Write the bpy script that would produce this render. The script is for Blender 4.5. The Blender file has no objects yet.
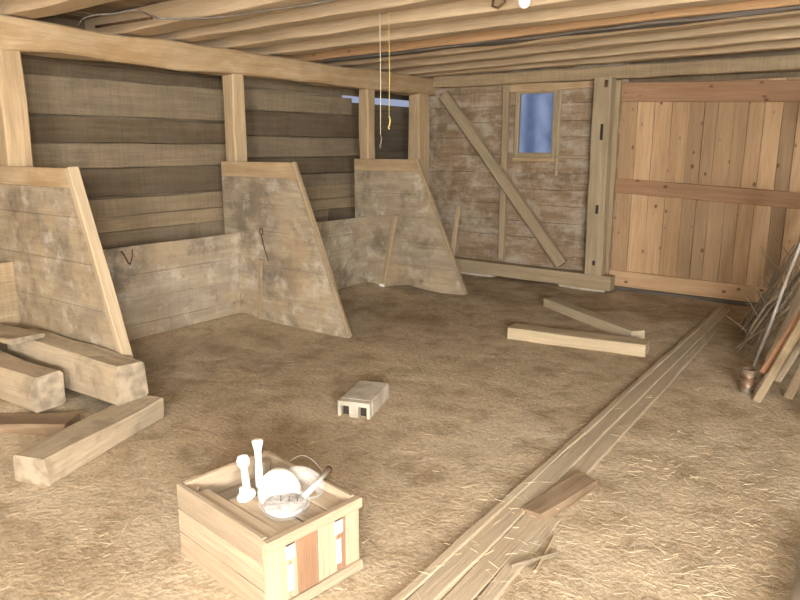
import bpy, bmesh, math, random
from mathutils import Vector, Matrix, noise
random.seed(7)
S = bpy.context.scene
COL = S.collection
V = Vector

# ------------------------------------------------------------------ materials
def new_mat(name):
    m = bpy.data.materials.new(name); m.use_nodes = True
    nt = m.node_tree; nt.nodes.clear()
    out = nt.nodes.new('ShaderNodeOutputMaterial'); b = nt.nodes.new('ShaderNodeBsdfPrincipled')
    nt.links.new(b.outputs[0], out.inputs[0])
    return m, nt, b
def ND(nt, t, **k):
    n = nt.nodes.new(t)
    for a, v in k.items(): setattr(n, a, v)
    return n
def ramp(nt, src, stops):
    r = ND(nt, 'ShaderNodeValToRGB'); e = r.color_ramp.elements
    while len(e) > 1: e.remove(e[-1])
    e[0].position = stops[0][0]; e[0].color = (*stops[0][1], 1)
    for p, c in stops[1:]:
        q = e.new(p); q.color = (*c, 1)
    nt.links.new(src, r.inputs[0]); return r.outputs[0]
def mixc(nt, fac, a, b, mode='MIX'):
    m = ND(nt, 'ShaderNodeMix', data_type='RGBA', blend_type=mode)
    for i, s in ((0, fac), (6, a), (7, b)):
        if isinstance(s, (int, float)): m.inputs[i].default_value = s
        elif isinstance(s, tuple): m.inputs[i].default_value = (*s, 1)
        else: nt.links.new(s, m.inputs[i])
    return m.outputs[2]
def g3(v): return (v, v, v)

LIFT = 1.25
def wood(name, dark, mid, light, gs=1.0, stain=None, stain_amt=.5, stain_scale=1.6, wash=0, knots=0,
         vary=.25, bump=.5, saw=0, rough=.85, blots=()):
    q = lambda c: tuple(min(.8, LIFT*(v*.6+w*.4)) for v, w in zip(c, mid))
    dark, mid, light = q(dark), q(mid), q(light)
    if stain: stain = tuple(LIFT*v for v in stain)
    m, nt, b = new_mat(name); L = nt.links.new
    uv = ND(nt, 'ShaderNodeUVMap'); geo = ND(nt, 'ShaderNodeNewGeometry')
    oi = ND(nt, 'ShaderNodeObjectInfo')
    add = ND(nt, 'ShaderNodeMath', operation='MULTIPLY_ADD'); add.inputs[1].default_value = 1
    L(geo.outputs['Random Per Island'], add.inputs[0]); L(oi.outputs['Random'], add.inputs[2])
    fr = ND(nt, 'ShaderNodeMath', operation='FRACT'); L(add.outputs[0], fr.inputs[0])
    rnd = fr.outputs[0]
    off = ND(nt, 'ShaderNodeMath', operation='MULTIPLY'); off.inputs[1].default_value = 71.0; L(rnd, off.inputs[0])
    cmb = ND(nt, 'ShaderNodeCombineXYZ'); L(off.outputs[0], cmb.inputs[0]); L(off.outputs[0], cmb.inputs[1]); L(off.outputs[0], cmb.inputs[2])
    va = ND(nt, 'ShaderNodeVectorMath', operation='ADD'); L(uv.outputs[0], va.inputs[0]); L(cmb.outputs[0], va.inputs[1])
    def nz(sx, sy, det=5, dist=0., rough_=.6):
        mp = ND(nt, 'ShaderNodeMapping'); mp.inputs['Scale'].default_value = (sx, sy, 1)
        L(va.outputs[0], mp.inputs[0])
        n = ND(nt, 'ShaderNodeTexNoise'); n.inputs['Scale'].default_value = 1; n.inputs['Detail'].default_value = det
        n.inputs['Roughness'].default_value = rough_; n.inputs['Distortion'].default_value = dist
        L(mp.outputs[0], n.inputs[0]); return n.outputs[0]
    grain = nz(1.3*gs, 20*gs, 5, .6); fine = nz(5*gs, 130*gs, 3)
    c = ramp(nt, grain, [(.3, dark), (.5, mid), (.72, light)])
    fr_ = ramp(nt, fine, [(.3, g3(.86)), (.6, g3(1.05))])
    c = mixc(nt, 1., c, fr_, 'MULTIPLY')
    # tone from one board to the next
    vr = ramp(nt, rnd, [(0, g3(1-vary)), (.5, (1, .97, .94)), (1, g3(1+vary*.8))])
    c = mixc(nt, 1., c, vr, 'MULTIPLY')
    blotch = nz(1.1*stain_scale, 2.4*stain_scale, 6, .3)
    if stain:
        f = ramp(nt, blotch, [(.42, g3(0)), (.66, g3(stain_amt))])
        c = mixc(nt, f, c, stain)
    if wash:
        w = ramp(nt, nz(2.2, 7., 8, .4, .7), [(.5, g3(0)), (.72, g3(wash))])
        c = mixc(nt, w, c, (.62, .58, .52))
    if saw:
        s = ramp(nt, nz(60, 3., 2, .2), [(.4, g3(1-saw)), (.6, g3(1.0))])
        c = mixc(nt, 1., c, s, 'MULTIPLY')
    if knots:
        mp = ND(nt, 'ShaderNodeMapping'); mp.inputs['Scale'].default_value = (7.0, 10.0, 1); L(va.outputs[0], mp.inputs[0])
        vo = ND(nt, 'ShaderNodeTexVoronoi', feature='F1'); vo.inputs['Scale'].default_value = 1; vo.inputs['Randomness'].default_value = 1; L(mp.outputs[0], vo.inputs[0])
        k = ramp(nt, vo.outputs['Distance'], [(.07, g3(knots)), (.13, g3(knots*.6)), (.2, g3(0))])
        sep = ND(nt, 'ShaderNodeSeparateColor'); L(vo.outputs['Color'], sep.inputs[0])
        gt = ND(nt, 'ShaderNodeMath', operation='GREATER_THAN'); gt.inputs[1].default_value = .5; L(sep.outputs[0], gt.inputs[0])
        kk = ND(nt, 'ShaderNodeMath', operation='MULTIPLY'); L(k, kk.inputs[0]); L(gt.outputs[0], kk.inputs[1])
        c = mixc(nt, kk.outputs[0], c, (.10, .045, .018))
    for i, (bc, amt, sc, lo) in enumerate(blots):       # stains that run across neighbouring boards
        mp = ND(nt, 'ShaderNodeMapping'); mp.inputs['Location'].default_value = (3.1*i, 7.7*i, 1.3*i); L(geo.outputs['Position'], mp.inputs[0])
        n = ND(nt, 'ShaderNodeTexNoise'); n.inputs['Scale'].default_value = sc; n.inputs['Detail'].default_value = 7; n.inputs['Roughness'].default_value = .65
        L(mp.outputs[0], n.inputs[0]); c = mixc(nt, ramp(nt, n.outputs[0], [(lo, g3(0)), (lo+.14, g3(amt))]), c, bc)
    L(c, b.inputs['Base Color']); b.inputs['Roughness'].default_value = rough
    b.inputs['Specular IOR Level'].default_value = .25
    bs = ND(nt, 'ShaderNodeMath', operation='ADD'); L(grain, bs.inputs[0]); L(fine, bs.inputs[1])
    bp = ND(nt, 'ShaderNodeBump'); bp.inputs['Strength'].default_value = bump; bp.inputs['Distance'].default_value = .006
    L(bs.outputs[0], bp.inputs['Height']); L(bp.outputs[0], b.inputs['Normal'])
    return m

def plain(name, col, rough=.6, metal=0, noise_amt=.25, scale=12, trans=0, col2=None, bump=.15):
    m, nt, b = new_mat(name); L = nt.links.new
    tc = ND(nt, 'ShaderNodeTexCoord'); n = ND(nt, 'ShaderNodeTexNoise')
    n.inputs['Scale'].default_value = scale; n.inputs['Detail'].default_value = 6; L(tc.outputs['Object'], n.inputs[0])
    c2 = col2 or tuple(v*(1-noise_amt) for v in col)
    c = ramp(nt, n.outputs[0], [(.38, c2), (.62, col)])
    L(c, b.inputs['Base Color']); b.inputs['Roughness'].default_value = rough; b.inputs['Metallic'].default_value = metal
    b.inputs['Transmission Weight'].default_value = trans
    bp = ND(nt, 'ShaderNodeBump'); bp.inputs['Strength'].default_value = bump; bp.inputs['Distance'].default_value = .004
    L(n.outputs[0], bp.inputs['Height']); L(bp.outputs[0], b.inputs['Normal'])
    return m

M = {}
M['frame']   = wood('frame_timber', (.27,.19,.105), (.38,.295,.19), (.49,.39,.26), stain=(.26,.19,.11), stain_amt=.45, vary=.08, bump=.6)
M['header']  = wood('header_timber', (.25,.17,.09), (.36,.275,.175), (.46,.36,.24), gs=.7, stain=(.24,.15,.065), stain_amt=.6, stain_scale=2.2, vary=.08, bump=.8)
M['plank']   = wood('weathered_plank', (.10,.078,.052), (.165,.128,.087), (.235,.185,.13), stain=(.27,.22,.155), stain_amt=.5, vary=.38, bump=.7, saw=.12)
M['plank_d'] = wood('dark_plank', (.07,.055,.037), (.115,.088,.058), (.165,.13,.09), stain=(.15,.125,.09), stain_amt=.5, vary=.12, bump=.7, saw=.12, blots=(((.20,.16,.11),.4,2.5,.55),))
M['plank_m'] = wood('middling_plank', (.15,.12,.08), (.215,.175,.12), (.29,.24,.165), stain=(.15,.125,.09), stain_amt=.5, vary=.08, bump=.7, saw=.12, blots=(((.30,.24,.165),.5,3,.52),((.11,.09,.065),.5,2.2,.55)))
M['plank_l'] = wood('tan_plank', (.20,.155,.095), (.30,.235,.15), (.38,.30,.20), stain=(.19,.155,.11), stain_amt=.6, vary=.15, bump=.5, saw=.12)
M['manger']  = wood('manger_board', (.23,.19,.14), (.315,.27,.20), (.40,.345,.26), stain=(.24,.21,.17), stain_amt=.65, wash=.3, vary=.07, bump=.5, saw=.08, blots=(((.15,.125,.095),.75,2.6,.50),((.66,.61,.54),.5,6.,.53),((.40,.29,.17),.5,1.6,.52),((.13,.11,.085),.6,7.,.57)))
M['divider'] = wood('divider_board', (.22,.18,.125), (.305,.255,.18), (.40,.34,.25), stain=(.19,.16,.125), stain_amt=.7, stain_scale=2.2, wash=.3, vary=.06, bump=.5, blots=(((.15,.125,.095),.75,2.6,.50),((.66,.61,.54),.5,6.,.53),((.40,.29,.17),.5,1.6,.52),((.13,.11,.085),.6,7.,.57)))
M['cap']     = wood('divider_edge', (.29,.225,.145), (.36,.29,.20), (.44,.36,.26), vary=.05, bump=.3)
M['farwall'] = wood('whitewashed_plank', (.15,.11,.07), (.24,.18,.12), (.33,.26,.18), stain=(.17,.11,.066), stain_amt=.6, stain_scale=2.4, wash=.6, vary=.1, bump=.6, saw=.1, blots=(((.46,.41,.33),.65,3.6,.5),((.15,.10,.06),.7,2.6,.52),((.48,.43,.36),.6,9.,.57)))
M['greypost']= wood('old_stud', (.20,.165,.11), (.29,.24,.165), (.38,.32,.23), stain=(.22,.17,.10), stain_amt=.5, vary=.08)
M['pine']    = wood('new_pine', (.28,.185,.105), (.35,.238,.14), (.43,.31,.195), gs=.9, knots=.9, vary=.26, bump=.2, rough=.7)
M['pine_r']  = wood('red_pine', (.20,.12,.07), (.27,.165,.10), (.34,.22,.14), gs=.9, knots=.85, vary=.06, bump=.25, rough=.7)
M['joist']   = wood('joist_timber', (.37,.285,.19), (.46,.365,.25), (.54,.44,.315), gs=.8, stain=(.36,.29,.20), stain_amt=.5, vary=.09, bump=.4)
M['orange']  = wood('orange_joist', (.30,.19,.10), (.38,.245,.135), (.45,.30,.175), knots=.5, gs=.8, vary=.04, bump=.3)
M['bark']    = wood('dark_bark', (.05,.045,.04), (.10,.088,.075), (.17,.15,.125), gs=1.6, bump=1)
M['deck']    = wood('deck_board', (.15,.115,.08), (.24,.185,.13), (.34,.265,.19), vary=.35, knots=.3)
M['crate']   = wood('crate_slat', (.24,.19,.13), (.32,.26,.19), (.41,.345,.26), vary=.14, bump=.3, gs=1.4)
M['crate_o'] = wood('crate_orange', (.15,.095,.06), (.22,.135,.085), (.29,.185,.125), vary=.18, bump=.3, gs=1.4)
M['timber']  = wood('hewn_timber', (.27,.22,.155), (.37,.31,.225), (.45,.385,.29), stain=(.28,.235,.17), stain_amt=.5, vary=.06, bump=.8, gs=.8, blots=(((.24,.195,.14),.6,6.,.5),((.46,.37,.26),.5,4.,.5)))
M['endgrain'] = plain('weathered_end_grain', (.40,.335,.25), .95, noise_amt=.45, scale=14, bump=.8)
M['loose']   = wood('loose_timber', (.30,.25,.17), (.40,.34,.24), (.48,.42,.31), vary=.08, stain=(.3,.24,.16), stain_amt=.4)
M['grey']    = wood('silvered_plank', (.27,.23,.17), (.36,.31,.235), (.43,.38,.30), vary=.1, stain=(.33,.27,.19), stain_amt=.8, bump=.6, blots=(((.42,.345,.245),.8,3.,.47),))
M['offcut']  = wood('dirty_offcut', (.12,.08,.05), (.17,.12,.08), (.22,.165,.115), stain=(.34,.27,.18), stain_amt=.6, vary=.02)
M['redwood'] = wood('reddish_wood', (.22,.12,.07), (.30,.17,.10), (.38,.23,.14), vary=.05)
M['twig']    = wood('grey_twig', (.16,.135,.10), (.25,.21,.155), (.34,.29,.22), vary=.2, gs=2)
M['conc']    = plain('concrete', (.52,.47,.39), .95, noise_amt=.35, scale=9, bump=.6)
M['stone']   = plain('field_stone', (.30,.25,.18), .95, noise_amt=.4, scale=6, bump=.8)
M['white']   = plain('white_plastic', (.88,.88,.86), .35, noise_amt=.03)
M['label']   = plain('white_label', (.70,.70,.69), .5, noise_amt=.45, scale=45)
M['iron']    = plain('rusty_iron', (.16,.09,.055), .7, .5, .5, 30)
M['tin']     = plain('rusty_tin', (.36,.32,.26), .5, .6, .5, 14, col2=(.22,.13,.08))
M['pipe']    = plain('pale_pipe', (.60,.58,.56), .45, noise_amt=.2, scale=5)
M['pole']    = plain('pale_pole', (.56,.53,.49), .55, noise_amt=.3, scale=8)
M['string']  = plain('yellow_string', (.72,.60,.22), .8, noise_amt=.2)
M['string_w']= plain('pale_string', (.72,.66,.5), .8, noise_amt=.2)
M['wire']    = plain('grey_cable', (.20,.18,.155), .6, noise_amt=.3)
M['dark']    = plain('dark_shade_and_holder', (.035,.028,.02), .9)  # near-black that paints the shade in holes; also the lamp holder
M['straw']   = plain('straw', (.62,.53,.37), .7, noise_amt=.3, scale=3)
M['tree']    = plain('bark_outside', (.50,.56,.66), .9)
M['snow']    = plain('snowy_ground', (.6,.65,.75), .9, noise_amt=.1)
# clear plastic
m, nt, b = new_mat('clear_plastic'); b.inputs['Base Color'].default_value = (.93,.95,.95,1)
b.inputs['Alpha'].default_value = .16; b.inputs['Roughness'].default_value = .15
M['clear'] = m
# dusty window glass: mostly see-through, a little frosted
m, nt, b = new_mat('dusty_glass'); L = nt.links.new
b.inputs['Base Color'].default_value = (.80,.86,.95,1); b.inputs['Transmission Weight'].default_value = 1
b.inputs['IOR'].default_value = 1.02; b.inputs['Specular IOR Level'].default_value = .2
tc = ND(nt,'ShaderNodeTexCoord'); n = ND(nt,'ShaderNodeTexNoise'); n.inputs['Scale'].default_value = 9; n.inputs['Detail'].default_value = 8
L(tc.outputs['Object'], n.inputs[0]); r = ramp(nt, n.outputs[0], [(.4,g3(.4)),(.65,g3(.62))]); L(r, b.inputs['Roughness'])
M['glass'] = m
# earth floor
def floor_mat():
    m, nt, b = new_mat('trodden_earth'); L = nt.links.new
    tc = ND(nt,'ShaderNodeTexCoord'); P = tc.outputs['Object']
    def nz(s, d=6, r=.6, ds=0):
        n = ND(nt,'ShaderNodeTexNoise'); n.inputs['Scale'].default_value=s; n.inputs['Detail'].default_value=d
        n.inputs['Roughness'].default_value=r; n.inputs['Distortion'].default_value=ds; L(P,n.inputs[0]); return n.outputs[0]
    big = nz(1.1,5,.6,.4); med = nz(5,7,.65,.3); fine = nz(45,5,.7); speck = nz(150,2,.5)
    c = ramp(nt, big, [(.3,(.44,.35,.235)),(.5,(.53,.435,.31)),(.7,(.60,.51,.38))])
    c = mixc(nt, 1., c, ramp(nt, med, [(.33,(.70,.66,.60)),(.5,(.98,.98,.98)),(.7,(1.1,1.09,1.06))]), 'MULTIPLY')
    c = mixc(nt, 1., c, ramp(nt, fine, [(.35,g3(.78)),(.65,g3(1.14))]), 'MULTIPLY')
    c = mixc(nt, ramp(nt, speck, [(.64,g3(0)),(.72,g3(.5))]), c, (.58,.47,.28))
    at = ND(nt,'ShaderNodeAttribute'); at.attribute_name = 'mud_far_dark'
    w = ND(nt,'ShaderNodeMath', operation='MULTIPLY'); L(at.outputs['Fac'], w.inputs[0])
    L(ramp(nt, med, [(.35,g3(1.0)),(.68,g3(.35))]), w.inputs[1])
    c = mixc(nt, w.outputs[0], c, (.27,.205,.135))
    L(c, b.inputs['Base Color']); b.inputs['Roughness'].default_value = .95; b.inputs['Specular IOR Level'].default_value = .15
    h = ND(nt,'ShaderNodeMath', operation='MULTIPLY_ADD'); L(med,h.inputs[0]); h.inputs[1].default_value=2.2; L(fine,h.inputs[2])
    bp = ND(nt,'ShaderNodeBump'); bp.inputs['Strength'].default_value=.8; bp.inputs['Distance'].default_value=.016
    L(h.outputs[0], bp.inputs['Height']); L(bp.outputs[0], b.inputs['Normal'])
    return m
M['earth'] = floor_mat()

# ------------------------------------------------------------------ mesh helpers
def uvs(bm, faces, g):
    g = V(g).normalized(); lay = bm.loops.layers.uv.verify()
    for f in faces:
        f.normal_update(); n = f.normal; t = n.cross(g)
        if t.length < .35:
            a = n.orthogonal().normalized(); t2 = n.cross(a)
            for l in f.loops: l[lay].uv = (l.vert.co.dot(a)*6, l.vert.co.dot(t2)*.6)   # end grain
        else:
            t.normalize()
            for l in f.loops: l[lay].uv = (l.vert.co.dot(g), l.vert.co.dot(t))
def beam(bm, a, b, w, h, up=(0,0,1), seg=None, jit=.004, ch=.006, taper=1., waney=0.):
    """hewn timber from a to b; w across, h along 'up'; both ends square"""
    a, b = V(a), V(b); d = b-a; ln = d.length; d.normalize(); up = V(up); s = d.cross(up).normalized(); u = s.cross(d).normalized()
    n = seg or max(2, int(ln/.16)); seed = V((random.uniform(-90,90), random.uniform(-90,90), random.uniform(-90,90)))
    rings = []
    prof = [(-1,-1,0,1),(-1,-1,1,0),(1,-1,-1,0),(1,-1,0,1),(1,1,0,-1),(1,1,-1,0),(-1,1,1,0),(-1,1,0,-1)]
    for i in range(n+1):
        t = i/n; p = a+d*(ln*t); k = 1+(taper-1)*t; r = []
        for q, (x, y, cx, cy) in enumerate(prof):
            j = jit*noise.noise(seed+V((t*ln*2.2, (q//2)*3.7, 0)))*2
            j2 = jit*noise.noise(seed+V((t*ln*2.2, (q//2)*3.7, 9)))*2
            wa = waney*max(0, noise.noise(seed+V((t*ln*1.3, (q//2)*2.1, 4))))
            r.append(bm.verts.new(p + s*(x*w*k/2+cx*(ch+wa)+j) + u*(y*h*k/2+cy*(ch+wa)+j2)))
        rings.append(r)
    fs = []
    for i in range(n):
        for q in range(8): fs.append(bm.faces.new((rings[i][q], rings[i][(q+1)%8], rings[i+1][(q+1)%8], rings[i+1][q])))
    fs.append(bm.faces.new(rings[0][::-1])); fs.append(bm.faces.new(rings[-1]))
    bmesh.ops.recalc_face_normals(bm, faces=fs)
    uvs(bm, fs[-2:], d); lay = bm.loops.layers.uv.verify(); per = [0, ch, ch+w, 2*ch+w, 2*ch+w+h, 3*ch+w+h, 3*ch+2*w+h, 4*ch+2*w+h, 4*ch+2*w+2*h]
    idx = {v: (i, q) for i, r in enumerate(rings) for q, v in enumerate(r)}
    for f in fs[:-2]:
        qs = {idx[v][1] for v in f.verts}; wrap = qs == {0, 7}
        for l in f.loops:
            i, q = idx[l.vert]; l[lay].uv = (ln*i/n, per[8] if wrap and q == 0 else per[q])
    return fs
def prism(bm, poly, axis, c0, c1, g, ch=.003):
    """poly (2-D points) extruded along an axis ('y': points are x,z; 'x': y,z; 'z': x,y)"""
    def mk(p, c): return V((p[0], c, p[1])) if axis == 'y' else V((c, p[0], p[1])) if axis == 'x' else V((p[0], p[1], c))
    A = [bm.verts.new(mk(p, c0)) for p in poly]; B = [bm.verts.new(mk(p, c1)) for p in poly]; n = len(poly)
    fs = [bm.faces.new(A), bm.faces.new(B[::-1])]+[bm.faces.new((A[i], B[i], B[(i+1)%n], A[(i+1)%n])) for i in range(n)]
    bmesh.ops.recalc_face_normals(bm, faces=fs)
    if ch:
        es = list({e for f in fs for e in f.edges})
        r = bmesh.ops.bevel(bm, geom=es, offset=ch, segments=1, affect='EDGES')
        fs = list({f for v in A+B if v.is_valid for f in v.link_faces} | set(r['faces']))
        vs = {v for f in fs if f.is_valid for v in f.verts}
        fs = list({f for v in vs for f in v.link_faces})
    uvs(bm, fs, g); return fs
def box(bm, x0, x1, y0, y1, z0, z1, g=(1,0,0), ch=.004):
    return prism(bm, [(x0,y0),(x1,y0),(x1,y1),(x0,y1)], 'z', z0, z1, g, ch)
def tube(bm, pts, r, n=8, r1=None):
    pts = [V(p) for p in pts]; rings = []; m = len(pts)
    for i, p in enumerate(pts):
        d = (pts[min(i+1,m-1)]-pts[max(i-1,0)]).normalized(); s = d.orthogonal().normalized() if i == 0 else (s-d*s.dot(d)).normalized()
        t = d.cross(s); rr = r+(r1-r)*i/(m-1) if r1 is not None else r
        rings.append([bm.verts.new(p+(s*math.cos(6.2832*k/n)+t*math.sin(6.2832*k/n))*rr) for k in range(n)])
    fs = []
    for i in range(m-1):
        for k in range(n): fs.append(bm.faces.new((rings[i][k], rings[i][(k+1)%n], rings[i+1][(k+1)%n], rings[i+1][k])))
    for f in fs: f.smooth = True
    fs.append(bm.faces.new(rings[0][::-1])); fs.append(bm.faces.new(rings[-1]))
    bmesh.ops.recalc_face_normals(bm, faces=fs)
    uvs(bm, fs, pts[-1]-pts[0]); return fs
def lathe(bm, prof, o, ax=(0,0,1), n=28):
    o = V(o); ax = V(ax).normalized(); s = ax.orthogonal().normalized(); t = ax.cross(s); rings = []
    for r, z in prof: rings.append([bm.verts.new(o+ax*z+(s*math.cos(6.2832*k/n)+t*math.sin(6.2832*k/n))*max(r,.0004)) for k in range(n)])
    fs = []
    for i in range(len(prof)-1):
        for k in range(n): fs.append(bm.faces.new((rings[i][k], rings[i][(k+1)%n], rings[i+1][(k+1)%n], rings[i+1][k])))
    fs.append(bm.faces.new(rings[0][::-1])); fs.append(bm.faces.new(rings[-1]))
    for f in fs[:-2]: f.smooth = True
    bmesh.ops.recalc_face_normals(bm, faces=fs); uvs(bm, fs, ax); return fs

# ------------------------------------------------------------------ object helpers
def props(o, label=None, cat=None, group=None, kind=None):
    for k, v in (('label',label),('category',cat),('group',group),('kind',kind)):
        if v: o[k] = v
    return o
def root_loc(o):
    p = V((0,0,0))
    while o: p += o.location; o = o.parent
    return p
def part(name, bm, mat, parent=None, label=None):
    """link bm (built in world coordinates) as one mesh; a top-level mesh gets its origin at its own base"""
    me = bpy.data.meshes.new(name)
    if parent: off = root_loc(parent)
    else:
        lo = V([min(v.co[i] for v in bm.verts) for i in range(3)]); hi = V([max(v.co[i] for v in bm.verts) for i in range(3)])
        off = V(((lo.x+hi.x)/2, (lo.y+hi.y)/2, lo.z))
    for v in bm.verts: v.co -= off
    bm.to_mesh(me); bm.free(); me.materials.append(mat)
    o = bpy.data.objects.new(name, me); COL.objects.link(o)
    if parent: o.parent = parent
    else: o.location = off
    if label: o['label'] = label
    return o
def thing(name, loc, label, cat, group=None):
    o = bpy.data.objects.new(name, None); o.empty_display_size = .1; COL.objects.link(o); o.location = loc
    return props(o, label, cat, group)
def struct_root(name, loc):
    o = bpy.data.objects.new(name, None); o.empty_display_size = .1; COL.objects.link(o); o.location = loc
    return props(o, kind='structure')
def struct(name, bm, mat): return props(part(name, bm, mat), kind='structure')
B = bmesh.new

# ------------------------------------------------------------------ floor
def gz(x, y):
    h = .018*noise.noise(V((x*.9, y*.9, 3)))+.007*noise.noise(V((x*3.1, y*3.1, 7)))
    h += .10*math.exp(-(((x+4.15)/.55)**2+((y-1.55)/.45)**2))          # dirt heaped under the timber pile
    h += .03*math.exp(-((x+4.75)/.16)**2) * (1 if y > 2.4 else .3)
    return h
def mud_far_dark(x, y):
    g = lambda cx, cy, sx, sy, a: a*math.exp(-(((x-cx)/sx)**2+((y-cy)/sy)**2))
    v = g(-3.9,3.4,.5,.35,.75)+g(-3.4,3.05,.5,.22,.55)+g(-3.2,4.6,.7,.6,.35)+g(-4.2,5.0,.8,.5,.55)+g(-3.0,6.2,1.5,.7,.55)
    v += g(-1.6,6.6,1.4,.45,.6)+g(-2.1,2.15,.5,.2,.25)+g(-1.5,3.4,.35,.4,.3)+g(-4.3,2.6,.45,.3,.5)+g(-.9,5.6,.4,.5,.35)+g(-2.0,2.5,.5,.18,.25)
    v += max(0, min(.12, (y-4.0)*.06)) + max(0, min(.35, (y-6.4)*.7))  # plain darkening toward the far wall, on top of the mud patches
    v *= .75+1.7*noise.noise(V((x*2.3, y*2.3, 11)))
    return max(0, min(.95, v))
bm = B(); X0, X1, Y0, Y1, st = -5.7, 3.1, -4.5, 8.4, .05
nx, ny = int((X1-X0)/st), int((Y1-Y0)/st)
lay = bm.verts.layers.float.new('mud_far_dark'); gr = []
for j in range(ny+1):
    row = []
    for i in range(nx+1):
        x, y = X0+i*st, Y0+j*st; v = bm.verts.new((x, y, gz(x,y))); v[lay] = mud_far_dark(x,y); row.append(v)
    gr.append(row)
for j in range(ny):
    for i in range(nx):
        f = bm.faces.new((gr[j][i], gr[j][i+1], gr[j+1][i+1], gr[j+1][i])); f.smooth = True
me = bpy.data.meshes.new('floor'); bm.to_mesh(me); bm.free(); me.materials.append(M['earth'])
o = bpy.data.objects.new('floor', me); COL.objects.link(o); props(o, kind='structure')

# ------------------------------------------------------------------ walls
def hplanks_x(bm, xf, th, y0, y1, zs, gap=.004, jx=.008):
    """horizontal planks on a wall that faces +x; zs are the joints"""
    for a, b in zip(zs, zs[1:]):
        dx = random.uniform(-jx, jx)
        beam(bm, (xf-th/2+dx, y0, (a+b)/2), (xf-th/2+dx, y1, (a+b)/2), th, b-a-gap, seg=int((y1-y0)/.25), jit=.006, ch=.004)
WX = -5.45
bm = B()
hplanks_x(bm, WX, .03, .5, 4.55, [1.10,1.335]); hplanks_x(bm, WX, .03, .5, 4.55, [1.54,1.742])
hplanks_x(bm, WX, .03, 4.555, 6.62, [1.22,1.40]); hplanks_x(bm, WX, .03, 4.555, 6.62, [1.62,1.87])
hplanks_x(bm, WX, .03, 6.625, 8.2, [1.25,1.46,1.72,1.95])
hplanks_x(bm, WX-.06, .03, .5, 4.55, [2.0,2.16,2.34,2.5]); hplanks_x(bm, WX-.05, .03, 6.6, 8.2, [2.11,2.3,2.5])
struct('wall_left', bm, M['plank_d'])
bm = B()
hplanks_x(bm, WX, .03, .5, 4.55, [1.34,1.535]); hplanks_x(bm, WX+.012, .03, .5, 4.55, [1.755,2.045])
hplanks_x(bm, WX, .03, 4.555, 6.62, [1.08,1.215]); hplanks_x(bm, WX, .03, 4.555, 6.62, [1.405,1.615])
hplanks_x(bm, WX, .03, 4.555, 6.40, [1.875,2.07]); hplanks_x(bm, WX-.06, .03, 4.555, 6.9, [2.10,2.34,2.5])
hplanks_x(bm, WX, .03, 6.625, 8.2, [1.08,1.245]); hplanks_x(bm, WX, .03, -4.3, .49, [.0,.3,.6,.9,1.2,1.5,1.8,2.1,2.5])
struct('wall_left', bm, M['plank_m'])
bm = B()
hplanks_x(bm, WX+.01, .03, .5, 8.2, [-.05,.2,.45,.7,.93,1.085])
struct('trim_1', bm, M['plank_l'])                                         # paler low boards behind the mangers
bm = B()      # added backing blocks sky leaks between planks, open only along a slot under the eaves
for a, b, c, d_ in ((-4.4,6.35,-.1,2.6),(6.35,7.9,-.1,2.03),(6.35,7.9,2.115,2.6),(7.9,8.4,-.1,2.6)): box(bm, -5.58,-5.55, a,b,c,d_, (0,1,0), 0)
struct('wall_light_block', bm, M['plank'])
bm = B()      # end of the feed alley
for a, b in zip([0,.3,.6,.9,1.2,1.5,1.8,2.1], [.3,.6,.9,1.2,1.5,1.8,2.1,2.5]):
    beam(bm, (-5.6,8.2,(a+b)/2), (-4.75,8.2,(a+b)/2), .03, b-a-.004, seg=4)
struct('wall_alley', bm, M['plank'])

# far wall: whitewashed planks round a window opening, and behind the door
FY = 7.3
bm = B()
WX0, WX1, WZ0, WZ1 = -3.735, -3.275, 1.43, 2.11
zs = [-.05,.12,.30,.49,.67,.86,1.04,1.22,1.42]
def fplank(x0, x1, a, b, dy=0): beam(bm, (x0,FY+.015+dy,(a+b)/2), (x1,FY+.015+dy,(a+b)/2), .03, b-a-.002, seg=max(3,int((x1-x0)/.2)), jit=.003, ch=.002)
for a, b in zip(zs, zs[1:]): fplank(-4.98, -2.5, a, b, random.uniform(-.006,.006))
for a, b in zip([1.42,1.62,1.79,1.97,2.12], [1.62,1.79,1.97,2.12,2.5]):
    if a < 2.11:
        fplank(-4.98, WX0-.01, a, b, random.uniform(-.006,.006)); fplank(WX1+.01, -2.5, a, b, random.uniform(-.006,.006))
    else: fplank(-4.98, -2.5, a, b)
struct('wall_far', bm, M['farwall'])
bm = B()
for a, b, c, d_ in ((-4.98,WX0-.015,-.1,2.6),(WX1+.015,-2.55,-.1,2.6),(WX0-.015,WX1+.015,-.1,WZ0-.035),(WX0-.015,WX1+.015,WZ1+.035,2.6)): box(bm, a,b,FY+.045,FY+.06,c,d_, (1,0,0), 0)  # added backing that stops sky light leaking round the window planks
struct('wall_far_light_block', bm, M['plank'])
bm = B()
for a, b, c, d_ in ((WX0-.03,WX0-.012,WZ0-.05,WZ1+.05),(WX1+.012,WX1+.03,WZ0-.05,WZ1+.05)): box(bm, a,b,FY+.032,FY+.045,c,d_, (0,0,1), 0)
for c, d_ in ((WZ0-.05,WZ0-.033),(WZ1+.033,WZ1+.05)): box(bm, WX0-.012,WX1+.012,FY+.032,FY+.045,c,d_, (1,0,0), 0)
struct('trim_2', bm, M['greypost'])
bm = B()
for k in range(12):
    beam(bm, (-2.5,FY+.1,.1+k*.205), (3.05,FY+.1,.1+k*.205), .03, .2, seg=4)
struct('wall_behind_door', bm, M['plank'])

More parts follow.
